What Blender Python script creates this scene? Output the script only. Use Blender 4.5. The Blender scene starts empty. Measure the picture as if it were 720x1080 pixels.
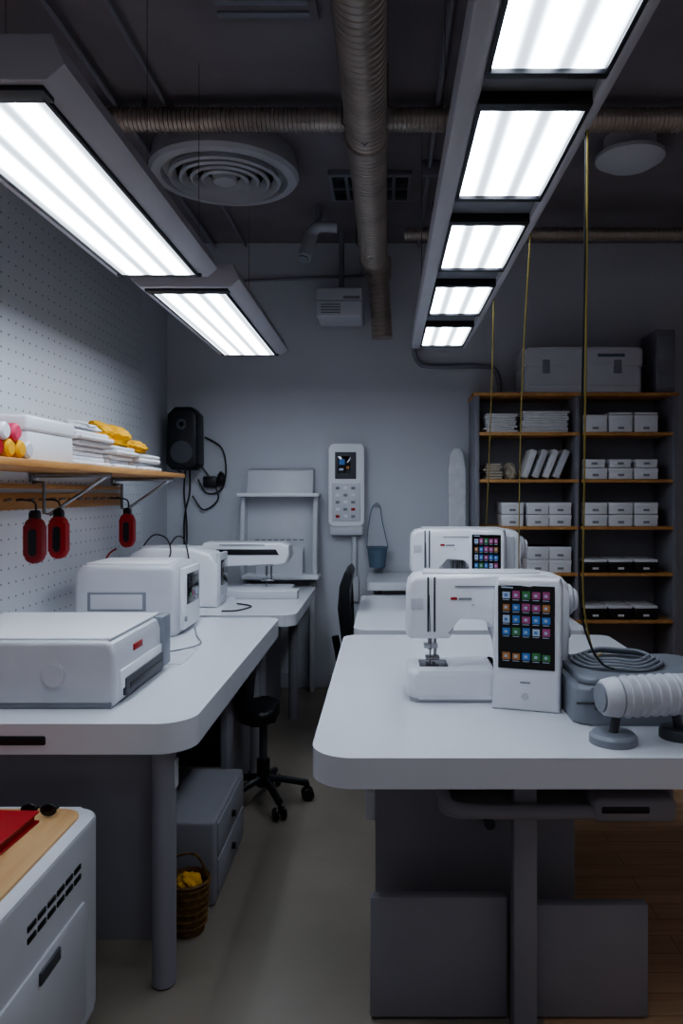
import bpy, bmesh, math, random
from mathutils import Vector, Matrix
random.seed(4)
C=bpy.context.scene.collection

# ---------------------------------------------------------------- materials
def s2l(h):
    h=h.lstrip('#'); o=[]
    for i in (0,2,4):
        c=int(h[i:i+2],16)/255
        o.append(c/12.92 if c<=.04045 else ((c+.055)/1.055)**2.4)
    return o
def mat(name,hexc,rough=.5,metal=0,var=.06,nscale=8,bump=0,bscale=60,emit=0,coat=0):
    m=bpy.data.materials.new(name); m.use_nodes=True
    nt=m.node_tree; b=nt.nodes['Principled BSDF']
    c=s2l(hexc)
    tc=nt.nodes.new('ShaderNodeTexCoord')
    n=nt.nodes.new('ShaderNodeTexNoise'); n.inputs['Scale'].default_value=nscale; n.inputs['Detail'].default_value=4
    nt.links.new(tc.outputs['Object'],n.inputs['Vector'])
    r=nt.nodes.new('ShaderNodeValToRGB')
    r.color_ramp.elements[0].position=.3; r.color_ramp.elements[1].position=.7
    r.color_ramp.elements[0].color=[max(0,x*(1-var)) for x in c]+[1]
    r.color_ramp.elements[1].color=[min(1,x*(1+var)) for x in c]+[1]
    nt.links.new(n.outputs['Fac'],r.inputs['Fac']); nt.links.new(r.outputs['Color'],b.inputs['Base Color'])
    b.inputs['Roughness'].default_value=rough; b.inputs['Metallic'].default_value=metal
    if coat: b.inputs['Coat Weight'].default_value=coat
    if emit:
        nt.links.new(r.outputs['Color'],b.inputs['Emission Color']); b.inputs['Emission Strength'].default_value=emit
    if bump:
        n2=nt.nodes.new('ShaderNodeTexNoise'); n2.inputs['Scale'].default_value=bscale
        nt.links.new(tc.outputs['Object'],n2.inputs['Vector'])
        bp=nt.nodes.new('ShaderNodeBump'); bp.inputs['Strength'].default_value=bump; bp.inputs['Distance'].default_value=.01
        nt.links.new(n2.outputs['Fac'],bp.inputs['Height']); nt.links.new(bp.outputs['Normal'],b.inputs['Normal'])
    return m
M=dict(
 wall=mat('painted_wall','#c3c4cb',.75,var=.03,nscale=1.5,bump=.08,bscale=120),
 ceil=mat('dark_ceiling','#827b80',.9,var=.15,nscale=2,bump=.2,bscale=30),
 base=mat('baseboard_grey','#b4b4bb',.5),
 white=mat('white_plastic','#e6e7ec',.32,var=.02),
 white2=mat('offwhite_plastic','#c9cad0',.4,var=.03),
 top=mat('white_laminate','#d6d7dd',.24,var=.02,nscale=3),
 grey=mat('grey_plastic','#868a92',.45),
 dgrey=mat('dark_grey_plastic','#45474d',.5),
 black=mat('black_plastic','#121318',.4),
 panel=mat('grey_panel','#8e8d94',.6,var=.04),
 cloth=mat('white_cloth','#dcdce0',.9,var=.06,nscale=20,bump=.4,bscale=40),
 beige=mat('beige_cloth','#b3aa9c',.9,var=.15,nscale=20),
 yellow=mat('yellow_cloth','#e2a71c',.8,var=.15),
 red=mat('red_plastic','#a5161d',.45),
 dred=mat('dark_red_rubber','#8a141c',.45),
 pink=mat('pink_fabric','#dc4466',.6),
 duct=mat('galvanised_duct','#b5aba2',.42,.7,var=.15,nscale=5),
 steel=mat('steel','#a8a8ac',.25,.95),
 frame=mat('fixture_white','#b3b2b9',.5,var=.02),
 lblack=mat('fixture_black','#1d1d24',.4),
 cordy=mat('yellow_cord','#8f7f40',.6),
 glass=mat('black_glass','#06070a',.08,coat=.5),
 blueg=mat('bluegrey_plastic','#5f7284',.5),
 wicker=mat('wicker','#6a4c25',.8,var=.4,nscale=60,bump=.6),
 shelfgrey=mat('shelf_frame_grey','#85858e',.5),
)
ic=[mat('icon_'+n,h,.5,emit=e) for n,h,e in [('green','#35683f',.16),('blue','#345f96',.22),('pink','#86406a',.18),('orange','#8f6338',.16),('white','#8f9bb0',.2)]]

def wood(name,c1,c2,rough=.45,planks=False):
    m=bpy.data.materials.new(name); m.use_nodes=True; nt=m.node_tree; b=nt.nodes['Principled BSDF']
    tc=nt.nodes.new('ShaderNodeTexCoord'); mp=nt.nodes.new('ShaderNodeMapping')
    mp.inputs['Scale'].default_value=(1.2,14,14) if planks else (12,1.5,12)
    nt.links.new(tc.outputs['Object'],mp.inputs['Vector'])
    n=nt.nodes.new('ShaderNodeTexNoise'); n.inputs['Scale'].default_value=2; n.inputs['Detail'].default_value=8
    nt.links.new(mp.outputs[0],n.inputs['Vector'])
    r=nt.nodes.new('ShaderNodeValToRGB'); r.color_ramp.elements[0].position=.3; r.color_ramp.elements[1].position=.7
    r.color_ramp.elements[0].color=s2l(c1)+[1]; r.color_ramp.elements[1].color=s2l(c2)+[1]
    nt.links.new(n.outputs['Fac'],r.inputs['Fac']); out=r.outputs['Color']
    if planks:
        mp2=nt.nodes.new('ShaderNodeMapping'); mp2.inputs['Rotation'].default_value=(0,0,0)
        nt.links.new(tc.outputs['Object'],mp2.inputs['Vector'])
        br=nt.nodes.new('ShaderNodeTexBrick'); br.inputs['Scale'].default_value=1
        br.inputs['Brick Width'].default_value=.9; br.inputs['Row Height'].default_value=.09; br.inputs['Mortar Size'].default_value=.0015
        br.inputs['Color1'].default_value=(1,1,1,1); br.inputs['Color2'].default_value=(.85,.85,.85,1); br.inputs['Mortar'].default_value=(.45,.45,.45,1)
        nt.links.new(mp2.outputs[0],br.inputs['Vector'])
        mx=nt.nodes.new('ShaderNodeMixRGB'); mx.blend_type='MULTIPLY'; mx.inputs[0].default_value=1
        nt.links.new(out,mx.inputs[1]); nt.links.new(br.outputs['Color'],mx.inputs[2]); out=mx.outputs[0]
    nt.links.new(out,b.inputs['Base Color']); b.inputs['Roughness'].default_value=rough
    return m
M['wood']=wood('shelf_wood','#b98149','#cf9c60')
M['woodtop']=wood('light_wood','#c09566','#d2ae80')
M['floorwood']=wood('plank_floor','#c49a76','#d8b18c',.45,True)
M['floor']=mat('lino_floor','#857b71',.4,var=.13,nscale=2.5,bump=.05,bscale=40)
def pegmat():
    m=bpy.data.materials.new('pegboard'); m.use_nodes=True; nt=m.node_tree; b=nt.nodes['Principled BSDF']
    tc=nt.nodes.new('ShaderNodeTexCoord'); mp=nt.nodes.new('ShaderNodeMapping'); k=1/.06
    mp.inputs['Scale'].default_value=(k,k,k); nt.links.new(tc.outputs['Object'],mp.inputs['Vector'])
    sp=nt.nodes.new('ShaderNodeSeparateXYZ'); nt.links.new(mp.outputs[0],sp.inputs[0])
    def mth(op,a,bv=None):
        n=nt.nodes.new('ShaderNodeMath'); n.operation=op
        nt.links.new(a,n.inputs[0])
        if bv is not None:
            if isinstance(bv,(int,float)): n.inputs[1].default_value=bv
            else: nt.links.new(bv,n.inputs[1])
        return n.outputs[0]
    def sq(o): 
        f=mth('SUBTRACT',mth('FRACT',o),.5); return mth('MULTIPLY',f,f)
    d=mth('ADD',sq(sp.outputs[1]),sq(sp.outputs[2]))
    hole=mth('LESS_THAN',d,.0065)
    mx=nt.nodes.new('ShaderNodeMixRGB'); nt.links.new(hole,mx.inputs[0])
    mx.inputs[1].default_value=s2l('#eceef3')+[1]; mx.inputs[2].default_value=s2l('#8d8f97')+[1]
    nt.links.new(mx.outputs[0],b.inputs['Base Color']); b.inputs['Roughness'].default_value=.22
    bp=nt.nodes.new('ShaderNodeBump'); bp.invert=True; bp.inputs['Distance'].default_value=.004
    nt.links.new(hole,bp.inputs['Height']); nt.links.new(bp.outputs['Normal'],b.inputs['Normal'])
    return m
M['peg']=pegmat()
def lightmat(period,strength):
    m=bpy.data.materials.new('fluorescent_diffuser'); m.use_nodes=True; nt=m.node_tree
    for n in list(nt.nodes):
        if n.type=='BSDF_PRINCIPLED': nt.nodes.remove(n)
    out=[n for n in nt.nodes if n.type=='OUTPUT_MATERIAL'][0]
    e=nt.nodes.new('ShaderNodeEmission'); nt.links.new(e.outputs[0],out.inputs[0])
    e.inputs['Color'].default_value=(.78,.885,1,1)
    tc=nt.nodes.new('ShaderNodeTexCoord'); sp=nt.nodes.new('ShaderNodeSeparateXYZ'); nt.links.new(tc.outputs['Object'],sp.inputs[0])
    a=nt.nodes.new('ShaderNodeMath'); a.operation='MULTIPLY'; a.inputs[1].default_value=2*math.pi/period; nt.links.new(sp.outputs[0],a.inputs[0])
    c=nt.nodes.new('ShaderNodeMath'); c.operation='COSINE'; nt.links.new(a.outputs[0],c.inputs[0])
    mr=nt.nodes.new('ShaderNodeMapRange'); mr.interpolation_type='SMOOTHSTEP'
    mr.inputs['From Min'].default_value=-1; mr.inputs['From Max'].default_value=.6
    mr.inputs['To Min'].default_value=strength*.085; mr.inputs['To Max'].default_value=strength
    nt.links.new(c.outputs[0],mr.inputs['Value']); nt.links.new(mr.outputs[0],e.inputs['Strength'])
    return m
M['lamp']=lightmat(.085,15)

# ---------------------------------------------------------------- builder
class B:
    def __init__(s,name): s.name=name; s.bm=bmesh.new(); s.mats=[]
    def _mi(s,m):
        m=M[m] if isinstance(m,str) else m
        if m not in s.mats: s.mats.append(m)
        return s.mats.index(m)
    def _add(s,t,m,xf=None):
        i=s._mi(m)
        for f in t.faces: f.material_index=i; f.smooth=True
        if xf is not None: t.transform(xf)
        bmesh.ops.recalc_face_normals(t,faces=t.faces[:])
        me=bpy.data.meshes.new('tmp'); t.to_mesh(me); t.free(); s.bm.from_mesh(me); bpy.data.meshes.remove(me)
    def box(s,lo,hi,m,bev=.004,seg=2,xf=None):
        t=bmesh.new(); bmesh.ops.create_cube(t,size=1)
        sz=[abs(hi[i]-lo[i]) for i in range(3)]; ce=[(hi[i]+lo[i])/2 for i in range(3)]
        t.transform(Matrix.Translation(ce)@Matrix.Diagonal((*sz,1)))
        bev=min(bev,min(sz)*.45)
        if bev>0: bmesh.ops.bevel(t,geom=t.edges[:],offset=bev,segments=seg,affect='EDGES',profile=.5)
        s._add(t,m,xf); return s
    def prism(s,pts,ax,a0,a1,m,bev=0,seg=2,xf=None):
        t=bmesh.new()
        def mk(p,a):
            return {'z':(p[0],p[1],a),'y':(p[0],a,p[1]),'x':(a,p[0],p[1])}[ax]
        v0=[t.verts.new(mk(p,a0)) for p in pts]; v1=[t.verts.new(mk(p,a1)) for p in pts]
        t.faces.new(v0); t.faces.new(v1[::-1]); n=len(pts)
        for i in range(n): t.faces.new((v0[i],v0[(i+1)%n],v1[(i+1)%n],v1[i]))
        if bev>0:
            es=[e for e in t.edges if (e.verts[0] in v0 and e.verts[1] in v0) or (e.verts[0] in v1 and e.verts[1] in v1)]
            bmesh.ops.bevel(t,geom=es,offset=bev,segments=seg,affect='EDGES',profile=.5)
        s._add(t,m,xf); return s
    def lathe(s,prof,o,m,ax='z',seg=32,xf=None):
        t=bmesh.new(); rings=[]
        for r,h in prof:
            ring=[]
            for k in range(seg):
                a=2*math.pi*k/seg; ring.append(t.verts.new((max(r,1e-5)*math.cos(a),max(r,1e-5)*math.sin(a),h)))
            rings.append(ring)
        for a,b in zip(rings,rings[1:]):
            for k in range(seg): t.faces.new((a[k],a[(k+1)%seg],b[(k+1)%seg],b[k]))
        t.faces.new(rings[0]); t.faces.new(rings[-1])
        R={'z':Matrix.Identity(4),'x':Matrix.Rotation(math.pi/2,4,'Y'),'y':Matrix.Rotation(-math.pi/2,4,'X')}[ax]
        t.transform(Matrix.Translation(o)@R)
        s._add(t,m,xf); return s
    def cyl(s,p1,p2,r,m,r2=None,seg=20,bev=0,xf=None):
        p1=Vector(p1); p2=Vector(p2); d=p2-p1; L=d.length; r2=r if r2 is None else r2
        q=d.to_track_quat('Z','Y').to_matrix().to_4x4()
        X=Matrix.Translation(p1)@q
        if xf is not None: X=xf@X
        pr=[(r,0),(r2,L)] if bev==0 else [(r-bev,0),(r,bev),(r2,L-bev),(r2-bev,L)]
        s.lathe(pr,(0,0,0),m,seg=seg,xf=X); return s
    def ribbed(s,p1,p2,r,m,pitch=.03,amp=.006,seg=24):
        p1=Vector(p1); p2=Vector(p2); d=p2-p1; L=d.length; n=max(2,int(L/pitch)); st=L/n
        pr=[(r,0)]
        for i in range(n): pr+=[(r,(i+.60)*st),(r+amp,(i+.7)*st),(r+amp,(i+.85)*st),(r,(i+.95)*st)]
        pr.append((r,L))
        s.lathe(pr,(0,0,0),m,seg=seg,xf=Matrix.Translation(p1)@d.to_track_quat('Z','Y').to_matrix().to_4x4()); return s
    def tube(s,pts,r,m,seg=8,smooth=True,closed=False,sub=6):
        P=[Vector(p) for p in pts]
        if smooth and len(P)>2:
            Q=[]; n=len(P)
            rng=range(n) if closed else range(n-1)
            for i in rng:
                if closed: a,b,c,d=P[(i-1)%n],P[i],P[(i+1)%n],P[(i+2)%n]
                else: a,b,c,d=P[max(i-1,0)],P[i],P[i+1],P[min(i+2,n-1)]
                for k in range(sub):
                    t=k/sub
                    Q.append(.5*((2*b)+(c-a)*t+(2*a-5*b+4*c-d)*t*t+(3*b-a-3*c+d)*t**3))
            if not closed: Q.append(P[-1])
            P=Q
        t=bmesh.new(); rings=[]; n=len(P); up=None
        for i in range(n):
            if closed: tg=(P[(i+1)%n]-P[i-1]).normalized()
            else: tg=(P[min(i+1,n-1)]-P[max(i-1,0)]).normalized()
            if up is None: up=tg.orthogonal().normalized()
            up=(up-tg*up.dot(tg)); up=up.normalized() if up.length>1e-6 else tg.orthogonal().normalized()
            bi=tg.cross(up)
            rings.append([t.verts.new(P[i]+up*r*math.cos(2*math.pi*k/seg)+bi*r*math.sin(2*math.pi*k/seg)) for k in range(seg)])
        pr=list(zip(rings,rings[1:]))
        if closed: pr.append((rings[-1],rings[0]))
        for a,b in pr:
            for k in range(seg): t.faces.new((a[k],a[(k+1)%seg],b[(k+1)%seg],b[k]))
        if not closed: t.faces.new(rings[0]); t.faces.new(rings[-1])
        s._add(t,m); return s
    def blob(s,c,rad,m,noise=.15,seed=0,flat=True):
        t=bmesh.new(); bmesh.ops.create_icosphere(t,subdivisions=4,radius=1)
        rnd=random.Random(seed); ph=[rnd.uniform(0,6) for _ in range(6)]
        for v in t.verts:
            x,y,z=v.co
            k=1+noise*(math.sin(5*x+ph[0])*math.sin(4*y+ph[1])+.6*math.sin(9*z+7*x+ph[2])+.5*math.sin(11*y+ph[3])+.35*math.sin(19*y+13*x+ph[4]))
            v.co=Vector((c[0]+x*k*rad[0],c[1]+y*k*rad[1],c[2]+z*k*rad[2]))
            if flat and v.co.z<c[2]-rad[2]*.7: v.co.z=c[2]-rad[2]*.7
        s._add(t,m); return s
    def done(s,loc=(0,0,0),rotz=0,scale=1,keep=False):
        s.bm.transform(Matrix.Translation(loc)@Matrix.Rotation(rotz,4,'Z')@Matrix.Scale(scale,4))
        for e in s.bm.edges:
            if len(e.link_faces)==2 and e.calc_face_angle(0)>math.radians(38): e.smooth=False
        vs=[v.co for v in s.bm.verts]
        lo=[min(v[i] for v in vs) for i in range(3)]; hi=[max(v[i] for v in vs) for i in range(3)]
        o=Vector(((lo[0]+hi[0])/2,(lo[1]+hi[1])/2,lo[2]))
        if keep: o=Vector((0,0,0))
        s.bm.transform(Matrix.Translation(-o))
        me=bpy.data.meshes.new(s.name); s.bm.to_mesh(me); s.bm.free()
        for m in s.mats: me.materials.append(m)
        ob=bpy.data.objects.new(s.name,me); ob.location=o; C.objects.link(ob); return ob

def rrect(x0,y0,x1,y1,r,seg=8):
    rs=r if isinstance(r,(list,tuple)) else [r]*4   # bl, br, tr, tl
    pts=[]
    for (cx,cy,a0),rr in zip([(x0,y0,180),(x1,y0,270),(x1,y1,0),(x0,y1,90)],rs):
        ox=cx+(rr if cx==x0 else -rr); oy=cy+(rr if cy==y0 else -rr)
        n=seg if rr>.001 else 0
        if n==0: pts.append((cx,cy)); continue
        for k in range(n+1):
            a=math.radians(a0+90*k/n); pts.append((ox+rr*math.cos(a),oy+rr*math.sin(a)))
    return pts
T=.76   # table top height
# ---------------------------------------------------------------- room
WY=5.33; LX=-1.57; RX=2.9; CZ=3.2; BY=-1.2
B('floor').box((LX,BY,-.06),(.42,WY,0),'floor',0).box((.42,BY,-.06),(RX,WY,0),'floorwood',0).done(keep=True)
B('ceiling').box((LX,BY,CZ),(RX,WY,CZ+.1),'ceil',0).done()
B('wall_back').box((LX-.1,WY,-.06),(RX+.1,WY+.1,CZ+.1),'wall',0).done()
B('wall_left').box((LX-.1,BY,-.06),(LX,WY,CZ+.1),'wall',0).done()
B('wall_right').box((RX,2.0,-.06),(RX+.1,WY,CZ+.1),'wall',0).done()
B('baseboard_back').box((LX,WY-.015,0),(RX,WY,.1),'base',.003).done()
B('baseboard_left').box((LX,BY,0),(LX+.015,WY-.015,.1),'base',.003).done()
PX=LX+.026
B('pegboard').box((LX+.012,.6,.10),(PX,4.69,2.78),'peg',.002).done()

# ---------------------------------------------------------------- lights
def long_fixture(x0,x1,y0,y1,z,name='fluorescent_light_fixture'):
    b=B(name); e=.035
    b.prism([(x0-e,z),(x1+e,z),(x1+e+.035,z+.03),(x1+e+.01,z+.09),(x0-e-.01,z+.09),(x0-e-.035,z+.03)],'y',y0-.07,y1+.05,'frame',.004)
    for (a,c) in [((x0-.02,y0-.05),(x1+.02,y0)),((x0-.02,y1),(x1+.02,y1+.02)),((x0-.01,y0-.02),(x0,y1+.02)),((x1,y0-.02),(x1+.01,y1+.02))]:
        b.box((a[0],a[1],z-.010),(c[0],c[1],z+.002),'lblack',.002)
    b.box((x0,y0,z-.006),(x1,y1,z+.001),'lamp',0)
    return b.done()
long_fixture(-.955,-.69,1.50,2.69,2.2)
long_fixture(-.92,-.635,2.94,4.25,2.2)
for x,y in ((-.82,1.6),(-.82,2.55),(-.78,3.1),(-.78,4.24)):
    B('light_suspension_wire').cyl((x,y,2.291),(x,y,(CZ if y<4 else 3.05)),.0015,'steel',seg=6).done()
b=B('modular_ceiling_light_strip')
x0,x1=.20,.415; z=2.2
ys=[(.86,1.40),(1.54,2.0),(2.2,2.64),(2.86,3.31),(3.55,4.02)]
b.box((x0-.055,.7,z+.0),(x0-.008,4.1,z+.07),'frame',.006)
b.box((x1+.008,.7,z+.0),(x1+.035,4.1,z+.07),'frame',.006)
b.box((x0-.05,.72,z+.05),(x1+.03,4.08,z+.075),'grey',.004)
for a,c in ys:
    b.box((x0,a,z+.004),(x1,c,z+.01),'lamp',0)
    for (p,q) in [((x0-.010,a-.03),(x1+.010,a)),((x0-.010,c),(x1+.010,c+.02)),((x0-.010,a),(x0,c)),((x1,a),(x1+.010,c))]:
        b.box((p[0],p[1],z-.006),(q[0],q[1],z+.052),'lblack',.002)
prev=.72
for a,c in ys+[(4.08,4.1)]:
    if a-.03-prev>.03: b.box((x0-.008,prev,z+.02),(x1+.008,a-.03,z+.05),'grey',.002)
    prev=c+.02
for yy in (1.0,2.1,3.45): 
    b.cyl((x0-.03,yy,z+.06),(x0-.03,yy,CZ),.0015,'steel',seg=6); b.cyl((x1+.02,yy,z+.06),(x1+.02,yy,CZ),.0015,'steel',seg=6)
b.done()

# ---------------------------------------------------------------- ducts & ceiling stuff
b=B('spiral_duct').ribbed((-.09,-.5,2.95),(-.075,4.95,2.95),.085,'duct',.035,.004)
b.ribbed((-.05,5.03,2.98),(-.02,5.06,2.46),.068,'duct',.03,.004)
b.cyl((-.075,4.85,2.95),(-.06,5.1,2.95),.095,'duct')
b.cyl((-.05,5.03,3.0),(-.048,5.035,2.86),.09,'duct')
b.cyl((-.082,3.20,2.95),(-.082,3.26,2.95),.097,'duct')
for y in (1.5,3.1,4.6): b.tube([(-.18,y,CZ),(-.18,y,2.95),(-.085,y,2.856),(.01,y,2.95),(.01,y,CZ)],.004,'steel',smooth=False)
b.done()
b=B('flexible_duct').ribbed((-1.56,3.38,3.105),(2.89,3.38,3.105),.050,'duct',.02,.005)
for x in (-1.1,.7,1.5): b.cyl((x,3.38,3.15),(x,3.38,CZ),.01,'steel')
b.done()
b=B('flexible_duct').ribbed((.12,4.57,3.0),(2.89,4.57,3.0),.036,'duct',.018,.005)
b.cyl((.3,4.57,3.03),(.3,4.57,CZ),.008,'steel'); b.done()
b=B('ceiling_conduits')
for x,zz,r in ((.24,3.17,.013),(.33,3.14,.018),(-1.22,3.16,.012),(-1.0,3.17,.01)): b.cyl((x,-.5,zz),(x,5.3,zz),r,'shelfgrey',seg=12)
for yy in (1.2,2.4,4.0,5.0):
    b.box((.2,yy,3.12),(.37,yy+.025,CZ),'shelfgrey',.002)
b.done()
b=B('round_air_diffuser'); o=(-.85,3.93,3.07)
b.lathe([(.37,.13),(.39,.02),(.375,0),(.33,-.005),(.32,.03),(.0,.05)],o,'wall',seg=56)
for r in (.28,.225,.17,.115): b.lathe([(r,.02),(r+.012,-.012),(r-.004,-.02),(r-.028,.02)],o,'wall',seg=48)
b.lathe([(.07,.02),(.06,-.02),(.02,-.028),(0,-.028)],o,'wall'); b.done()
b=B('ceiling_air_grille').box((-.32,4.12,CZ-.03),(.15,4.5,CZ),'shelfgrey',.004)
for i in range(5):
    for j in range(2): b.box((-.30+i*.09,4.15+j*.17,CZ-.036),(-.23+i*.09,4.29+j*.17,CZ-.028),'black',.002)
b.done()
b=B('ceiling_return_grille').box((-.65,2.35,CZ-.02),(-.25,2.8,CZ),'ceil',.003)
for i in range(6): b.box((-.62,2.38+i*.07,CZ-.028),(-.28,2.41+i*.07,CZ-.018),'shelfgrey',.002)
b.done()
b=B('round_air_diffuser'); b.lathe([(.13,.20),(.13,.12),(.17,.11),(.17,.09),(.12,.06),(.0,.05)],(1.24,3.75,CZ-.2),'wall',seg=40); b.done()
b=B('adjustable_spotlight'); b.cyl((-.42,4.62,CZ),(-.42,4.62,3.10),.02,'shelfgrey'); b.tube([(-.30,4.62,3.06),(-.42,4.62,3.06),(-.47,4.62,3.0)],.035,'wall',seg=14); b.cyl((-.46,4.64,3.03),(-.50,4.55,2.84),.042,'wall',bev=.008); b.cyl((-.50,4.55,2.842),(-.502,4.546,2.832),.034,'grey'); b.done()
b=B('ceiling_projector'); b.box((-.46,4.95,2.58),(-.15,5.25,2.78),'wall',.015,3)
for i in range(4): b.box((-.43,4.945,2.605+i*.018),(-.3,4.955,2.612+i*.018),'shelfgrey',.001)
b.box((-.28,4.947,2.70),(-.17,4.953,2.72),'shelfgrey',.002); b.box((-.46,4.946,2.685),(-.15,4.951,2.69),'shelfgrey',.001)
b.cyl((-.3,5.1,2.77),(-.3,5.1,CZ),.018,'shelfgrey'); b.done()
b=B('electrical_conduit'); y=WY-.02
b.tube([(.21,y,2.56),(.21,y,2.42),(.24,y,2.34),(.32,y,2.31),(.7,y,2.31),(.79,y,2.28),(.82,y,2.18),(.82,y,2.08)],.018,'shelfgrey')
b.tube([(-1.1,y,2.92),(-.12,y,2.96)],.01,'shelfgrey',smooth=False)
b.done()

# ---------------------------------------------------------------- tables
def tabletop(b,x0,y0,x1,y1,z,r,th=.072):
    b.prism(rrect(x0,y0,x1,y1,r,10),'z',z-th,z,'top',.016,4)
b=B('work_table'); tabletop(b,-1.53,2.05,-.54,3.80,T,[.02,.10,.06,.02],.085)
b.box((-1.3,2.046,.70),(-.94,2.06,.727),'black',.01,3)
b.cyl((-.63,2.11,0),(-.63,2.11,.68),.034,'panel',seg=28,bev=.006)
b.box((-1.5,2.15,.10),(-.66,2.175,.68),'panel',.004)
b.box((-.70,3.14,.03),(-.67,3.7,.68),'panel',.004)
b.box((-1.5,3.70,.03),(-.69,3.73,.68),'panel',.004)
b.cyl((-.66,3.7,0),(-.66,3.7,.68),.03,'panel',bev=.004)
b.cyl((-1.48,2.2,0),(-1.48,2.2,.68),.03,'panel'); 
b.box((-.60,2.10,.56),(-.594,2.13,.64),'white2',.002)
b.done()
b=B('work_table'); tabletop(b,-1.53,3.87,-.47,5.06,T,[.02,.08,.05,.02],.06)
b.cyl((-.57,4.6,0),(-.57,4.6,.70),.03,'panel'); b.cyl((-.68,4.05,0),(-.68,4.05,.70),.03,'panel')
b.box((-1.5,4.0,.05),(-.70,4.03,.70),'panel',.004); b.cyl((-1.48,4.9,0),(-1.48,4.9,.7),.03,'panel')
b.box((-.72,4.06,.05),(-.70,4.95,.70),'panel',.004)
b.done()
b=B('work_table'); tabletop(b,-.185,1.785,1.0,3.34,T,[.11,.05,.05,.06],.075)
b.box((.33,1.90,0),(.392,1.955,.69),'panel',.008)
b.box((-.03,2.22,.02),(.57,2.25,.69),'panel',.004)
for x0,x1,h in ((-.04,.325,.325),(.398,.70,.305)):
    b.box((x0,1.965,0.005),(x1,2.0,h),'panel',.006)
b.cyl((.31,2.22,.42),(.31,2.19,.42),.012,'black'); b.cyl((.31,2.19,.42),(.31,2.185,.42),.016,'dgrey')
b.box((-.02,2.25,.02),(.02,3.2,.69),'panel',.004)
b.cyl((.9,3.2,0),(.9,3.2,.69),.03,'panel'); b.cyl((-.02,3.24,0),(-.02,3.24,.69),.03,'panel')
b.box((-.062,2.30,.38),(-.02,2.42,.47),'white',.006)
b.tube([(.15,1.96,.66),(.15,1.92,.62),(.17,1.885,.60),(.25,1.87,.595),(.45,1.868,.595),(.60,1.87,.595),(.70,1.885,.60),(.73,1.92,.62),(.73,1.96,.66)],.018,'panel',seg=12)
b.prism(rrect(.14,1.87,.74,2.12,.05),'z',.575,.595,'panel',.006,3)
b.box((.14,1.96,.59),(.16,2.1,.69),'panel',.004); b.box((.72,1.96,.59),(.74,2.1,.69),'panel',.004)
b.box((.52,1.845,.575),(.73,1.95,.635),'panel',.015,3); b.box((.54,1.842,.60),(.66,1.85,.617),'black',.004)
b.done()
b=B('work_table'); tabletop(b,-.15,3.45,.95,4.64,T,[.08,.04,.04,.06],.06)
for x,y in ((-.06,3.55),(.87,3.55),(-.06,4.55),(.87,4.55)): b.cyl((x,y,0),(x,y,.71),.03,'panel')
b.done()
b=B('side_table'); tabletop(b,-.12,4.70,.42,5.28,.83,[.06,.03,.03,.04],.05)
for x,y in ((-.05,4.78),(.36,4.78),(-.05,5.2),(.36,5.2)): b.cyl((x,y,0),(x,y,.79),.025,'panel')
b.done()

# ---------------------------------------------------------------- sewing machine
def screen(b,x0,z0,x1,z1,y,rows,cols,xf=None,bez=.010):
    b.box((x0,y-.003,z0),(x1,y+.004,z1),'glass',.002,1,xf)
    w=(x1-x0-2*bez)/cols; h=(z1-z0-3*bez)/rows
    rnd=random.Random(rows*10+cols)
    for i in range(cols):
        for j in range(rows):
            if rows>3 and j==1: continue
            k=rnd.randrange(5)
            X=x0+bez+i*w; Z=z0+2*bez+j*h
            a=rnd.uniform(.08,.16); top=h*rnd.uniform(.72,.86)
            b.box((X+w*a,y-.0042,Z+h*.22),(X+w*(1-a),y-.0025,Z+top),ic[k],0,1,xf)
            b.box((X+w*.32,y-.0047,Z+h*.38),(X+w*.62,y-.0040,Z+h*.60),ic[4] if k!=4 else ic[1],0,1,xf)
            b.box((X+w*.15,y-.0042,Z+h*.08),(X+w*.8,y-.0030,Z+h*.13),ic[4],0,1,xf)
    b.box((x0+bez,y-.0042,z1-bez*.8),(x0+bez+w*1.2,y-.003,z1-bez*.45),ic[4],0,1,xf)
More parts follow.
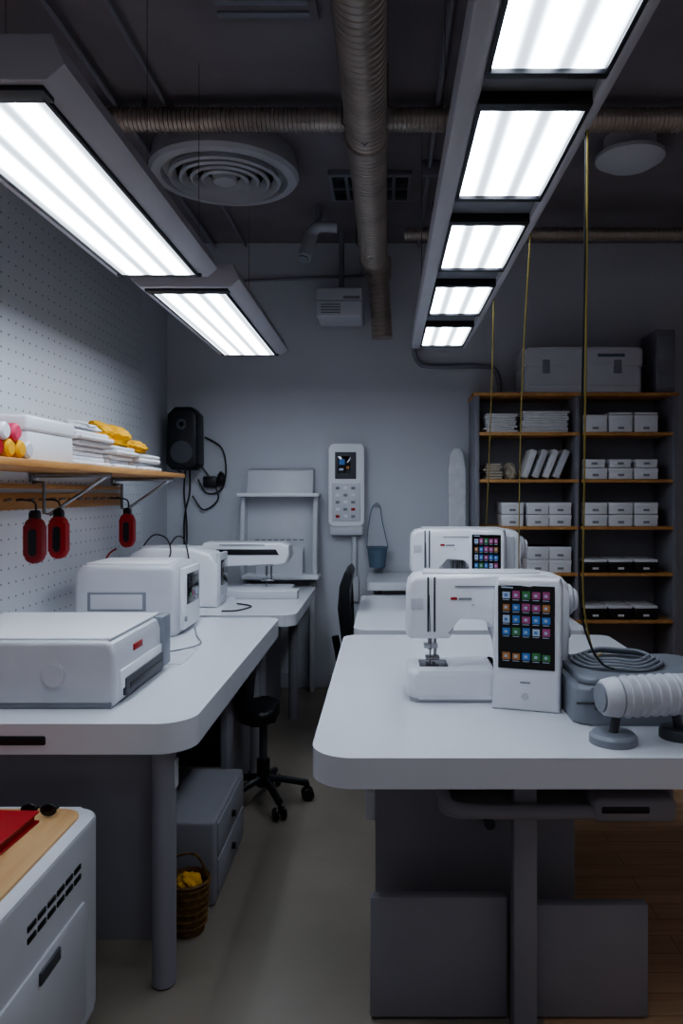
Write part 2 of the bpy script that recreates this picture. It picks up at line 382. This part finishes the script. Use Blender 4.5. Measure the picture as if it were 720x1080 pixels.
def sewing_machine(loc,rotz=0,scale=1,tower=True,name='computerized_sewing_machine',tw=1.0):
    b=B(name)
    b.prism(rrect(0,0,.285,.20,[.035,.01,.01,.035]),'z',.012,.10,'white',.018,4)
    b.prism(rrect(.01,.01,.28,.19,[.03,.01,.01,.03]),'z',0,.014,'white2',0)
    b.prism(rrect(.27,.0,.50,.20,[.01,.03,.03,.01]),'z',0,.10,'white',.012,3)
    o=[(-.002,.205),(0,.34),(.006,.368),(.022,.385),(.06,.392),(.43,.392),(.48,.385),(.50,.365),(.505,.33),(.505,.08),(.29,.08),(.288,.20),(.280,.235),(.262,.258),(.235,.268),(.16,.272),(.148,.262),(.142,.205),(.13,.192),(.012,.192)]
    b.prism(o,'y',.025,.185,'white',.016,4)
    b.box((.148,.022,.355),(.43,.027,.358),'grey',0)
    for x in (.062,.082): b.box((x,.0225,.215),(x+.006,.027,.385),'dgrey',.001)
    b.box((.012,.0225,.285),(.05,.026,.32),'white2',.003)
    b.box((.135,.022,.315),(.155,.0255,.323),'red',.001); b.box((.16,.022,.315),(.20,.0255,.321),'grey',.001)
    b.cyl((.205,.027,.30),(.205,.02,.30),.004,'white2',seg=10)
    b.cyl((.075,.10,.20),(.075,.10,.145),.007,'steel',seg=12); b.cyl((.075,.10,.145),(.075,.10,.102),.0022,'steel',seg=8)
    b.cyl((.092,.105,.20),(.092,.105,.125),.005,'steel',seg=12); b.box((.06,.085,.115),(.105,.12,.125),'steel',.003)
    b.box((.06,.07,.102),(.07,.125,.107),'steel',.001); b.box((.082,.07,.102),(.092,.125,.107),'steel',.001)
    b.box((.055,.09,.15),(.10,.115,.165),'white2',.003)
    b.tube([(.068,.02,.33),(.07,.015,.24),(.075,.06,.17),(.076,.095,.12)],.0012,'dgrey',seg=6)
    b.box((.04,.055,.0995),(.13,.15,.1015),'steel',.0005)
    b.box((.05,.05,.388),(.42,.16,.398),'white2',.005)
    b.cyl((.50,.105,.305),(.53,.105,.305),.05,'white2',bev=.008,seg=32); b.cyl((.53,.105,.305),(.545,.105,.305),.035,'white',bev=.006,seg=28)
    b.cyl((.50,.105,.20),(.525,.105,.20),.02,'white2',bev=.004)
    if tower:
        xf=Matrix.Translation((.25,-.055,0))@Matrix.Rotation(math.radians(-17),4,'Z')
        b.prism([(0,0),(.20*tw,0),(.206*tw,.37),(.198*tw,.392),(.02,.392),(.010,.375)],'y',0,.07,'white',.010,3,xf)
        screen(b,.020,.125,.186*tw,.372,-.001,6,5,xf)
        b.cyl((.10*tw,0,.045),(.10*tw,-.004,.045),.011,'white2',xf=xf)
        b.box((.085*tw,-.002,.083),(.115*tw,0.002,.088),'grey',.001,1,xf)
        b.box((.33,.0,.02),(.47,.03,.36),'white2',.005)
    return b.done(loc,rotz,scale)
sewing_machine((.068,2.25,T),0,.99)
sewing_machine((.135,3.86,T),0,1.15,tw=.80)

b=B('embroidery_machine')
b.prism(rrect(0,0,.56,.30,.03),'z',0,.045,'white',.01,3)
b.prism([(0,.18),(0,.30),(.02,.33),(.50,.33),(.55,.31),(.555,.25),(.53,.20),(.46,.185),(.12,.20),(.12,.04),(.0,.04)],'y',.05,.26,'white',.014,3)
b.prism([(.09,.255),(.49,.255),(.47,.29),(.10,.29)],'y',.044,.055,'black',.004)
b.box((.12,.045,.315),(.40,.055,.319),'dgrey',.001)
b.cyl((.40,.13,.2),(.40,.13,.12),.008,'steel'); b.cyl((.40,.13,.12),(.40,.13,.047),.003,'steel'); b.cyl((.43,.13,.2),(.43,.13,.09),.006,'steel')
b.box((.37,.10,.085),(.45,.15,.095),'steel',.003); b.box((.25,-.10,.045),(.62,.02,.052),'white',.003)
b.box((.25,-.10,0),(.62,.0,.046),'white2',.004)
b.done((-1.15,4.55,T))
b=B('overlock_machine')
b.prism([(0,0),(.50,0),(.50,.24),(.46,.30),(.36,.33),(.08,.33),(.02,.30),(0,.24)],'y',0,.26,'white',.018,3)
b.box((.10,-.004,.10),(.36,.003,.14),'white2',.003); b.box((.05,.05,.325),(.30,.2,.338),'white2',.006)
b.box((.49,.03,.06),(.515,.23,.30),'white2',.006)
b.box((.512,.05,.12),(.519,.2,.26),'glass',.001)
b.tube([(.05,.12,.33),(.12,.1,.40),(.2,.08,.38),(.25,-.02,.30),(.2,-.05,.18),(.3,-.05,.006)],.004,'black')
b.tube([(.2,.12,.33),(.25,.1,.39),(.32,.02,.37),(.36,-.03,.2),(.34,-.06,.006)],.004,'black')
b.done((-1.44,4.12,T))
b=B('cased_sewing_machine')
b.prism([(0,0),(.44,0),(.455,.02),(.45,.29),(.43,.315),(.03,.315),(0,.29)],'y',0,.40,'white2',.022,4)
b.box((.06,-.004,.115),(.32,.004,.20),'grey',.008,3); b.box((.075,-.006,.125),(.305,-.002,.19),'white2',.006,2)
b.box((.03,.05,.31),(.40,.35,.325),'white',.007)
b.box((.452,.06,.02),(.475,.34,.30),'white',.006); b.box((.473,.10,.13),(.479,.30,.27),'glass',.002)
for i in range(3): b.box((.478,.13+i*.055,.16),(.4800,.155+i*.055,.18),ic[(i*2)%5],0)
b.cyl((.475,.07,.07),(.482,.07,.07),.012,'grey')
b.box((.02,.02,-.0),(.42,.38,.012),'dgrey',0)
b.done((-1.38,3.28,T))
b=B('cutting_plotter')
b.prism([(0,.01),(.01,0),(.585,0),(.60,.015),(.60,.16),(.59,.19),(.57,.2),(.03,.2),(.005,.19),(0,.17)],'y',0,.52,'white2',.016,4)
b.box((.02,.02,.199),(.58,.50,.207),'white',.005)
b.box((.596,.04,.045),(.606,.48,.105),'white',.004); b.box((.598,.07,.02),(.611,.46,.075),'dgrey',.004); b.box((.605,.10,.035),(.613,.43,.055),'black',.003)
b.box((.56,.44,.02),(.612,.53,.20),'grey',.006)
b.box((.599,.16,.14),(.604,.24,.160),'red',.001); 
b.box((.0,.0,.0),(.59,.5,.02),'grey',.002)
b.lathe([(.036,0),(.036,.003),(.034,.004),(0,.004)],(.42,-.004,.10),'white2',ax='y',seg=36)
b.lathe([(.032,0),(.032,.004),(.026,.008),(0,.008)],(.42,-.009,.10),'white2',ax='y',seg=36)
b.done((-1.40,2.19,T))

b=B('accessory_case')
b.prism(rrect(0,0,.44,.36,.04),'z',0,.105,'grey',.012,3); b.prism(rrect(.02,.02,.42,.34,.04),'z',.105,.125,'grey',.008,3)
b.box((.0,-.003,.06),(.44,.002,.066),'dgrey',.001); b.box((.05,-.008,.045),(.11,.003,.085),'dgrey',.003)
b.done((.525,2.03,T))
b=B('coiled_power_cable')
for k in range(4):
    r=.12-.012*k; b.tube([(.70+r*1.1*math.cos(a/10*2*math.pi),2.24+r*math.sin(a/10*2*math.pi),.894+.006*k+.004*math.sin(3*a)) for a in range(10)],.005,'grey',closed=True)
b.done()
b=B('ribbed_task_lamp')
b.lathe([(.060,0),(.060,.018),(.052,.026),(.0,.026)],(.585,1.90,T),'grey',seg=36)
b.cyl((.585,1.90,T+.02),(.60,1.91,T+.08),.012,'dgrey')
b.lathe([(.050,0),(.050,.018),(.045,.026),(.0,.026)],(.77,1.94,T),'dgrey',seg=30); b.cyl((.77,1.94,T+.02),(.755,1.93,T+.08),.012,'dgrey')
b.ribbed((.60,1.905,.875),(.75,1.93,.875),.049,'white2',.022,.005,30)
b.cyl((.555,1.898,.875),(.60,1.905,.875),.046,'white2',r2=.052,seg=30,bev=.006)
b.cyl((.5495,1.897,.875),(.556,1.898,.875),.036,'grey',seg=30)
b.cyl((.75,1.93,.875),(.80,1.938,.875),.052,'white2',seg=30,bev=.008)
b.done()

b=B('hanging_power_cord'); b.tube([(.446,1.63,2.2),(.486,1.79,1.8),(.530,1.97,1.4),(.555,2.07,1.1),(.59,2.10,.95),(.62,2.14,.93),(.64,2.2,.925)],.0026,'cordy')
b.tube([(.446,1.64,2.2),(.480,1.79,1.78),(.518,1.97,1.38),(.540,2.05,1.1),(.57,2.06,.98),(.61,2.08,.92),(.65,2.10,.90)],.003,'black'); b.done()
b=B('hanging_power_cord'); b.tube([(.448,2.28,2.2),(.50,2.7,1.8),(.58,3.2,1.3),(.655,3.60,.95),(.70,3.62,.765)],.0028,'cordy'); b.done()
b=B('hanging_power_cord'); b.tube([(.448,3.05,2.2),(.49,3.4,1.9),(.55,3.95,1.45),(.58,4.3,1.0),(.6,4.35,.765)],.003,'cordy'); b.done()

# ---------------------------------------------------------------- shelving unit
SX0,SX1,SY0,SY1=.60,1.95,4.93,5.30
b=B('shelving_unit')
for x in (SX0,1.27,SX1-.03):
    b.box((x,SY0+.01,0),(x+.03,SY1,2.05),'shelfgrey',.003)
b.box((SX0,SY1-.008,0),(SX1,SY1,2.05),'shelfgrey',0)
zs=[2.05,1.785,1.47,1.155,.845,.53,.2]
for z in zs:
    b.box((SX0+(.03 if z<2 else -.01),SY0,z),(SX1+(-.03 if z<2 else .01),SY1-.008,z+.022),'wood',.002)
b.done()
def boxes(name,lst,m,lid='white2'):
    b=B(name)
    for (x0,x1,z0,z1) in lst:
        mm,l=(m,lid)
        if m=='mix': mm,l=('white','grey') if z1-z0<.03 else ('black','white')
        b.box((x0,SY0+.02,z0),(x1,SY0+.26,z1),mm,.004)
        if z1-z0>.03:
            b.box((x0-.002,SY0+.018,z1-.03),(x1+.002,SY0+.262,z1),mm,.003)
            b.box(((x0+x1)/2-.02,SY0+.016,z0+.02),((x0+x1)/2+.02,SY0+.019,z0+.035),l,0)
    b.done()
def row(xs,z0,h,n=1,w=.155,g=.01): return [(x,x+w,z0+k*(h+.003),z0+k*(h+.003)+h) for x in xs for k in range(n)]
xr=[1.33,1.50,1.67]
boxes('white_storage_boxes',row([1.33,1.50,1.67],1.808,.115,1)+row([1.50,1.67],1.926,.015,1),'white','grey')
boxes('white_storage_boxes',row(xr,1.493,.075,1)+row([1.33,1.505,1.68],1.571,.055,1,.14),'white','grey')
boxes('white_storage_boxes',row(xr,1.178,.078,2)+row([.78,.95,1.10],1.178,.078,2,.145),'white','grey')
boxes('white_storage_boxes',row([.95,1.10],.868,.085,2,.145),'white','grey')
boxes('black_storage_boxes',row(xr,.868,.065,1)+row(xr,.936,.02,1),'mix','white')
boxes('black_storage_boxes',row(xr,.553,.07,1)+row(xr,.626,.02,1),'mix','white')
boxes('white_storage_boxes',row([.70,.9,1.08],.553,.10,1),'white','grey')
def stack(name,x0,x1,z0,n,h,m,seed=1):
    rnd=random.Random(seed); b=B(name)
    for i in range(n):
        a=rnd.uniform(-.012,.012); b.box((x0+a,SY0+.03,z0+i*h),(x1+a*.5+rnd.uniform(-.01,.01),SY0+.25,z0+i*h+h*.92),m,h*.4,3)
    return b.done()
stack('folded_fabric_stack',.67,.88,1.808,8,.016,'cloth',2); stack('folded_fabric_stack',.92,1.23,1.808,9,.016,'cloth',3)
stack('folded_fabric_stack',.67,.78,1.493,6,.018,'beige',5)
b=B('leaning_pattern_booklets')
for i in range(4):
    xf=Matrix.Translation((.935+i*.070,SY0+.03,1.503))@Matrix.Rotation(math.radians(20+i),4,'Y')
    b.box((-.022,0,0.0),(.022,.2,.20),'white2' if i%2 else 'cloth',.008,2,xf)
b.done()
b=B('fabric_bundle'); b.blob((.85,5.06,1.539),(.045,.08,.065),'beige',.12,3); b.done()
b=B('plastic_storage_case')
b.prism(rrect(.93,4.95,1.72,5.28,.03),'z',2.073,2.25,'white2',.012,3); b.prism(rrect(.92,4.94,1.73,5.29,.035),'z',2.25,2.375,'white2',.022,4)
for x in (1.05,1.53): b.box((x,4.935,2.20),(x+.05,4.948,2.29),'grey',.004)
b.box((.96,4.945,2.11),(1.69,4.951,2.125),'white2',.002); b.box((1.42,4.936,2.31),(1.60,4.942,2.33),'blueg',.002)
b.done()
b=B('grey_equipment_box'); b.box((1.82,4.97,2.073),(1.95,5.27,2.50),'shelfgrey',.01); b.box((1.83,4.962,2.12),(1.94,4.972,2.2),'grey',.003); b.box((1.83,4.962,2.3),(1.94,4.972,2.46),'grey',.003); b.done()
b=B('ironing_board')
ol=[(-.05,0),(.05,0),(.06,.2),(.06,.65),(.05,.76),(.02,.80),(-.02,.80),(-.05,.76),(-.06,.65),(-.06,.2)]
b.prism([(x+.51,z+.92) for x,z in ol],'y',5.24,5.28,'cloth',.012,3)
b.cyl((.48,5.26,.0),(.48,5.26,.93),.01,'steel'); b.cyl((.54,5.26,.0),(.54,5.26,.93),.01,'steel'); b.cyl((.51,5.30,.0),(.51,5.27,1.3),.01,'steel')
b.done()

# ---------------------------------------------------------------- back wall items
b=B('fold_down_desk'); X0,X1=-1.03,-.46
b.prism([(5.325,1.40),(5.22,1.40),(5.26,1.56),(5.325,1.58)],'x',X0+.05,X1-.05,'white2',.008,2)
b.box((X0,5.13,1.375),(X1,5.325,1.40),'white',.006)
for x in (X0+.015,X1-.045): b.prism([(5.325,.77),(5.18,.77),(5.14,.90),(5.2,1.375),(5.325,1.375)],'x',x,x+.03,'white2',.003)
b.box((X0+.04,5.30,.77),(X1-.04,5.325,1.38),'white2',.002)
b.box((X0+.04,5.10,.80),(X1-.0,5.31,.83),'white',.006)
for i in range(8): b.box((X0+.10+i*.045,5.296,1.06),(X0+.13+i*.045,5.302,1.07),'grey',.001)
b.prism([(5.30,.83),(5.2,.83),(5.22,.98),(5.30,1.02)],'x',X0+.12,X1-.12,'white2',.008)
for x in (X0+.03,X1-.07): b.box((x,5.2,0),(x+.03,5.3,.78),'white2',.003)
b.done()
b=B('machine_control_panel')
b.prism(rrect(-.40,1.165,-.15,1.75,.03),'y',5.24,5.325,'white',.012,3)
b.box((-.355,5.234,1.50),(-.205,5.242,1.69),'dgrey',.004)
b.box((-.335,5.231,1.54),(-.245,5.236,1.66),'glass',.001)
b.box((-.325,5.229,1.60),(-.285,5.232,1.64),ic[1],0); b.box((-.275,5.229,1.57),(-.255,5.232,1.59),ic[3],0); b.box((-.325,5.229,1.56),(-.295,5.232,1.575),ic[4],0)
b.box((-.375,5.232,1.20),(-.175,5.242,1.47),'white2',.006)
for i in range(3):
    for j in range(5): b.box((-.350+i*.055,5.226,1.225+j*.05),(-.322+i*.055,5.234,1.245+j*.05),'red' if (i,j) in((0,0),(2,1)) else ('grey' if (i+j)%2==0 else 'white'),.003)
b.box((-.39,5.25,1.10),(-.16,5.325,1.17),'white2',.01)
b.done()
b=B('electrical_outlet'); b.box((-.30,5.30,.62),(-.19,5.326,.80),'white2',.006); b.cyl((-.22,5.307,.8),(-.22,5.307,1.09),.018,'white2'); b.cyl((-.25,5.302,.7),(-.25,5.298,.7),.02,'dgrey')
b.done()
b=B('hanging_bucket'); b.lathe([(.055,0),(.072,.13),(.078,.135),(.078,.145),(.068,.145),(.05,.01),(0,.01)],(-.055,5.24,.875),'blueg')
b.tube([(-.13,5.24,1.01),(-.12,5.25,1.15),(-.09,5.29,1.3),(-.04,5.29,1.31),(-.02,5.26,1.2),(.02,5.24,1.02)],.004,'blueg'); b.cyl((-.06,5.29,1.32),(-.06,5.326,1.32),.012,'steel'); b.done()
b=B('loudspeaker')
b.prism([(-1.50,1.60),(-1.49,1.94),(-1.44,1.99),(-1.33,1.99),(-1.285,1.94),(-1.28,1.60),(-1.32,1.56),(-1.46,1.56)],'y',5.05,5.25,'black',.02,3)
b.lathe([(.075,0),(.08,.01),(.06,.012),(.02,.004),(0,.006)],(-1.39,5.045,1.68),'dgrey',ax='y'); b.lathe([(.035,0),(.038,.01),(.015,.0)],(-1.39,5.045,1.87),'dgrey',ax='y')
b.box((-1.42,5.24,1.70),(-1.36,5.325,1.85),'black',.01)
b.done()
b=B('cable_bundle'); y=5.30
b.tube([(-1.29,y,1.80),(-1.17,y,1.72),(-1.14,y,1.55),(-1.18,y,1.42),(-1.28,y,1.40),(-1.34,y,1.50)],.006,'black')
b.tube([(-1.32,y,1.60),(-1.22,y,1.45),(-1.20,y,1.35),(-1.30,y,1.28),(-1.38,y,1.38)],.006,'black')
b.tube([(-1.50,y,1.90),(-1.54,y,1.75),(-1.53,y,1.6),(-1.46,y,1.55)],.005,'black')
b.tube([(-1.43,y,1.57),(-1.44,y,1.4),(-1.42,y,1.1),(-1.44,y,.4),(-1.42,y,.0)],.006,'black'); b.tube([(-1.40,y,1.57),(-1.40,y,1.4),(-1.44,y,1.15),(-1.41,y,.4),(-1.40,y,0)],.006,'black')
b.box((-1.30,y-.03,1.44),(-1.20,y+.015,1.52),'black',.01); b.blob((-1.17,y-.02,1.5),(.03,.03,.05),'black',.1,2,False)
b.done()

# ---------------------------------------------------------------- left wall shelf & items
sz=1.512; WX=PX+.002
b=B('wooden_shelf'); b.box((WX,1.2,sz-.024),(-1.16,4.27,sz-.001),'wood',.003)
b.box((-1.175,1.2,sz-.025),(-1.155,4.27,sz-.001),'wood',.003)
for y in (2.2,3.2,4.15):
    b.box((WX,y,sz-.062),(WX+.02,y+.03,sz-.022),'steel',.003)
    b.tube([(WX+.01,y+.015,sz-.065),(WX+.06,y+.015,sz-.065),(WX+.06,y+.015,sz-.20),(WX+.085,y+.015,sz-.205),(-1.2,y+.015,sz-.03)],.008,'steel',smooth=False)
    b.box((WX,y+.005,sz-.045),(-1.19,y+.025,sz-.022),'steel',.002)
b.done()
b=B('wooden_tool_rail'); b.box((WX,1.5,1.33),(WX+.022,4.25,1.40),'wood',.004); b.box((WX,1.5,1.418),(WX+.025,4.25,1.438),'wood',.004)
for i in range(26): b.cyl((WX+.02,1.65+i*.1,1.37),(WX+.05,1.65+i*.1,1.375),.006,'steel',seg=8)
b.done()
def tool(y,x=-1.44,ztop=1.36,cord='dred'):
    b=B('hanging_snips')
    b.prism(rrect(x-.038,ztop-.215,x+.038,ztop-.03,.034),'y',y-.022,y+.022,cord,.012,3)
    b.prism(rrect(x-.016,ztop-.185,x+.016,ztop-.075,.014),'y',y-.026,y+.026,'black',.002,1)
    b.prism(rrect(x-.018,ztop-.06,x+.018,ztop+.0,.012),'y',y-.016,y+.016,'black',.003,2)
    b.tube([(-1.492,y,1.37),(-1.48,y,1.372),(x,y,1.36),(x,y,ztop-.04)],.004,'black')
    return b.done()
tool(3.00,-1.42,1.33,'dred'); tool(3.22,-1.42,1.33,'red'); tool(4.02,-1.40,1.32,'red')
b=B('red_tool_cord'); b.tube([(-1.48,3.95,.765),(-1.50,3.93,.95),(-1.49,3.97,1.06),(-1.45,3.99,1.10)],.005,'red'); b.done()
b=B('white_storage_box'); b.box((-1.53,2.50,sz),(-1.21,2.87,sz+.10),'white',.008); b.box((-1.535,2.49,sz+.10),(-1.205,2.88,sz+.155),'white',.012,3); b.done()
b=B('fabric_rolls')
for i,(y,zz,m) in enumerate([(2.04,.03,'pink'),(2.11,.03,'yellow'),(2.18,.03,'white'),(2.25,.03,'red'),(2.32,.03,'yellow'),(2.39,.03,'yellow'),(2.44,.03,'white2'),(2.14,.083,'red'),(2.22,.08,'pink'),(2.29,.082,'white'),(2.36,.083,'pink')]):
    b.cyl((-1.45,y,sz+zz),(-1.17,y,sz+zz),.029,m,bev=.008)
b.done()
b=B('folded_towel_pile')
rnd=random.Random(7)
for (y0,y1,n) in ((2.93,3.30,7),(3.32,3.62,5),(3.64,3.98,4)):
    for i in range(n): b.box((-1.50+rnd.uniform(0,.02),y0+rnd.uniform(-.0,.02),sz+i*.021),(-1.22+rnd.uniform(-.03,.03),y1+rnd.uniform(-.03,.01),sz+i*.021+.020),'cloth',.009,3)
b.blob((-1.32,3.12,sz+.165),(.09,.14,.025),'cloth',.15,5)
b.done()
b=B('yellow_cloth'); b.blob((-1.32,3.47,sz+.150),(.11,.14,.065),'yellow',.14,9); b.blob((-1.27,3.68,sz+.112),(.08,.10,.035),'yellow',.14,4); b.done()

# ---------------------------------------------------------------- floor items
b=B('rolling_cabinet'); X0,X1,Y0,Y1=-1.45,-.755,1.10,1.98
b.prism(rrect(X0,Y0,X1,Y1,.06),'z',.06,.560,'white2',.012,3)
b.prism(rrect(X0+.03,Y0+.03,X1-.035,Y1-.03,.05),'z',.55,.568,'woodtop',.003,1)
b.prism(rrect(Y0+.05,.09,Y1-.12,.38,.02),'x',X1-.006,X1+.006,'white2',.003,2)
for i in range(2):
    for j in range(6): b.box((X1-.002,1.56+j*.047,.445+i*.025),(X1+.003,1.598+j*.047,.458+i*.025),'black',.002)
b.box((X1+.003,1.60,.33),(X1+.012,1.70,.36),'dgrey',.005)
for x in (X0+.1,X1-.07):
    for y in (Y0+.1,Y1-.08): b.cyl((x-.02,y,.03),(x+.02,y,.03),.03,'black'); b.cyl((x,y,.03),(x,y,.07),.012,'steel')
b.done()
b=B('red_folder'); xf=Matrix.Translation((-1.10,1.72,.568))@Matrix.Rotation(-.05,4,'Z')
b.box((-.22,-.16,0),(.22,.16,.006),'red',.002,1,xf); b.box((-.218,-.155,.006),(.21,.155,.024),'dred',.002,1,xf); b.box((-.22,-.16,.024),(.22,.16,.030),'red',.002,1,xf); b.done()
b=B('eyeglasses'); z=.572
for cx in (-.915,-.865):
    b.tube([(cx+.019*math.cos(a),1.90,z+.014+.014*math.sin(a)) for a in [k*math.pi/4 for k in range(8)]],.0025,'black',closed=True)
    b.cyl((cx,1.899,z+.014),(cx,1.901,z+.014),.016,'glass')
b.tube([(-.897,1.90,z+.018),(-.890,1.90,z+.022),(-.883,1.90,z+.018)],.0025,'black')
b.tube([(-.934,1.90,z+.016),(-.932,1.92,z+.012),(-.91,1.94,z)],.0025,'black'); b.tube([(-.846,1.90,z+.016),(-.848,1.92,z+.012),(-.87,1.94,z)],.0025,'black')
b.done()
b=B('small_drawer_cabinet'); b.box((-.96,2.50,.0),(-.575,3.0,.285),'panel',.012,3)
b.box((-.579,2.53,.03),(-.568,2.97,.145),'panel',.004); b.box((-.579,2.53,.155),(-.568,2.97,.27),'panel',.004)
b.cyl((-.57,2.75,.21),(-.555,2.75,.21),.012,'black'); b.cyl((-.57,2.75,.09),(-.555,2.75,.09),.012,'black')
b.done()
b=B('wicker_basket'); b.lathe([(.05,0),(.058,.05),(.062,.1),(.066,.16),(.072,.165),(.066,.17),(.055,.12),(.045,.02),(0,.02)],(-.63,2.37,0),'wicker')
for k in range(6): b.tube([(-.63+(.056+.0018*k)*math.cos(a*math.pi/6),2.37+(.056+.0018*k)*math.sin(a*math.pi/6),.03+k*.024) for a in range(12)],.005,'wicker',closed=True,seg=6)
b.blob((-.63,2.37,.15),(.04,.04,.03),'yellow',.1,3,False)
b.tube([(-.695,2.37,.165),(-.675,2.37,.23),(-.605,2.37,.24),(-.565,2.37,.165)],.004,'wicker'); b.done()

def star_base(b,cx,cy,zs,ang=0,R=.26):
    for k in range(5):
        a=ang+k*2*math.pi/5; dx,dy=math.cos(a),math.sin(a)
        b.tube([(cx,cy,.12),(cx+dx*R*.5,cy+dy*R*.5,.10),(cx+dx*R,cy+dy*R,.075)],.016,'black')
        ex,ey=cx+dx*R,cy+dy*R
        for s in (-1,1): b.cyl((ex-dy*.018*s-dy*.008,ey+dx*.018*s+dx*.008,.028),(ex-dy*.018*s+dy*.008,ey+dx*.018*s-dx*.008,.028),.028,'black',bev=.004)
        b.cyl((ex,ey,.03),(ex,ey,.08),.008,'black')
    b.cyl((cx,cy,.08),(cx,cy,.2),.03,'black'); b.cyl((cx,cy,.2),(cx,cy,zs),.018,'dgrey')
b=B('office_stool'); star_base(b,-.55,3.34,.40,.2,.20); b.prism(rrect(-.645,3.22,-.49,3.50,.06),'z',.38,.44,'black',.02,3)
b.prism([(-.645,.40),(-.62,.40),(-.608,.55),(-.612,.66),(-.638,.66),(-.645,.55)],'y',3.24,3.48,'black',.008,2)
b.done()
b=B('office_chair'); cx,cy=-.06,4.15
star_base(b,cx,cy,.42,.2); b.prism(rrect(cx-.2,cy-.22,cx+.23,cy+.22,.08),'z',.42,.49,'black',.025,4)
prof=[(-.30,.50),(-.325,.62),(-.345,.78),(-.335,.90),(-.31,.97),(-.285,.99),(-.265,.96),(-.28,.88),(-.29,.78),(-.27,.62),(-.255,.52)]
b.prism([(x+.09,z) for x,z in prof],'y',cy-.2,cy+.2,'black',.015,3)
b.tube([(cx-.05,cy,.43),(cx-.18,cy,.44),(cx-.205,cy,.52),(cx-.22,cy,.6)],.02,'black')
b.done()

b=B('table_cable'); b.tube([(-.90,3.5,.765),(-.84,3.3,.765),(-.78,3.1,.765),(-.9,2.95,.765),(-1.0,3.1,.765)],.003,'grey'); b.done()
b=B('table_cable'); b.tube([(-.85,4.25,.765),(-.75,4.15,.765),(-.8,4.0,.765),(-.88,3.98,.765)],.004,'black'); b.done()
b=B('document_sheet'); b.box((-.98,2.76,T),(-.76,3.02,T+.002),'white2',0); b.done()
b=B('thread_spools')
for x,y,h in ((.80,4.05,.16),(.86,4.0,.13),(.84,4.14,.18)): b.lathe([(.032,0),(.032,.008),(.026,.01),(.018,h),(.008,h+.01),(0,h+.01)],(x,y,T),'cloth')
b.done()

# ---------------------------------------------------------------- world, camera
w=bpy.data.worlds.new('World'); bpy.context.scene.world=w; w.use_nodes=True
w.node_tree.nodes['Background'].inputs[0].default_value=(.88,.88,1,1); w.node_tree.nodes['Background'].inputs[1].default_value=.16
cam=bpy.data.cameras.new('camera'); co=bpy.data.objects.new('camera',cam); C.objects.link(co)
co.location=(0,0,1.4); co.rotation_euler=(math.pi/2,0,0)
cam.lens=26; cam.sensor_width=36; cam.sensor_fit='AUTO'
cam.shift_x=-46/1080; cam.shift_y=-20/1080; cam.clip_start=.05
bpy.context.scene.camera=co
vs=bpy.context.scene.view_settings
vs.view_transform='AgX'; vs.look='AgX - Medium High Contrast'; vs.exposure=.35
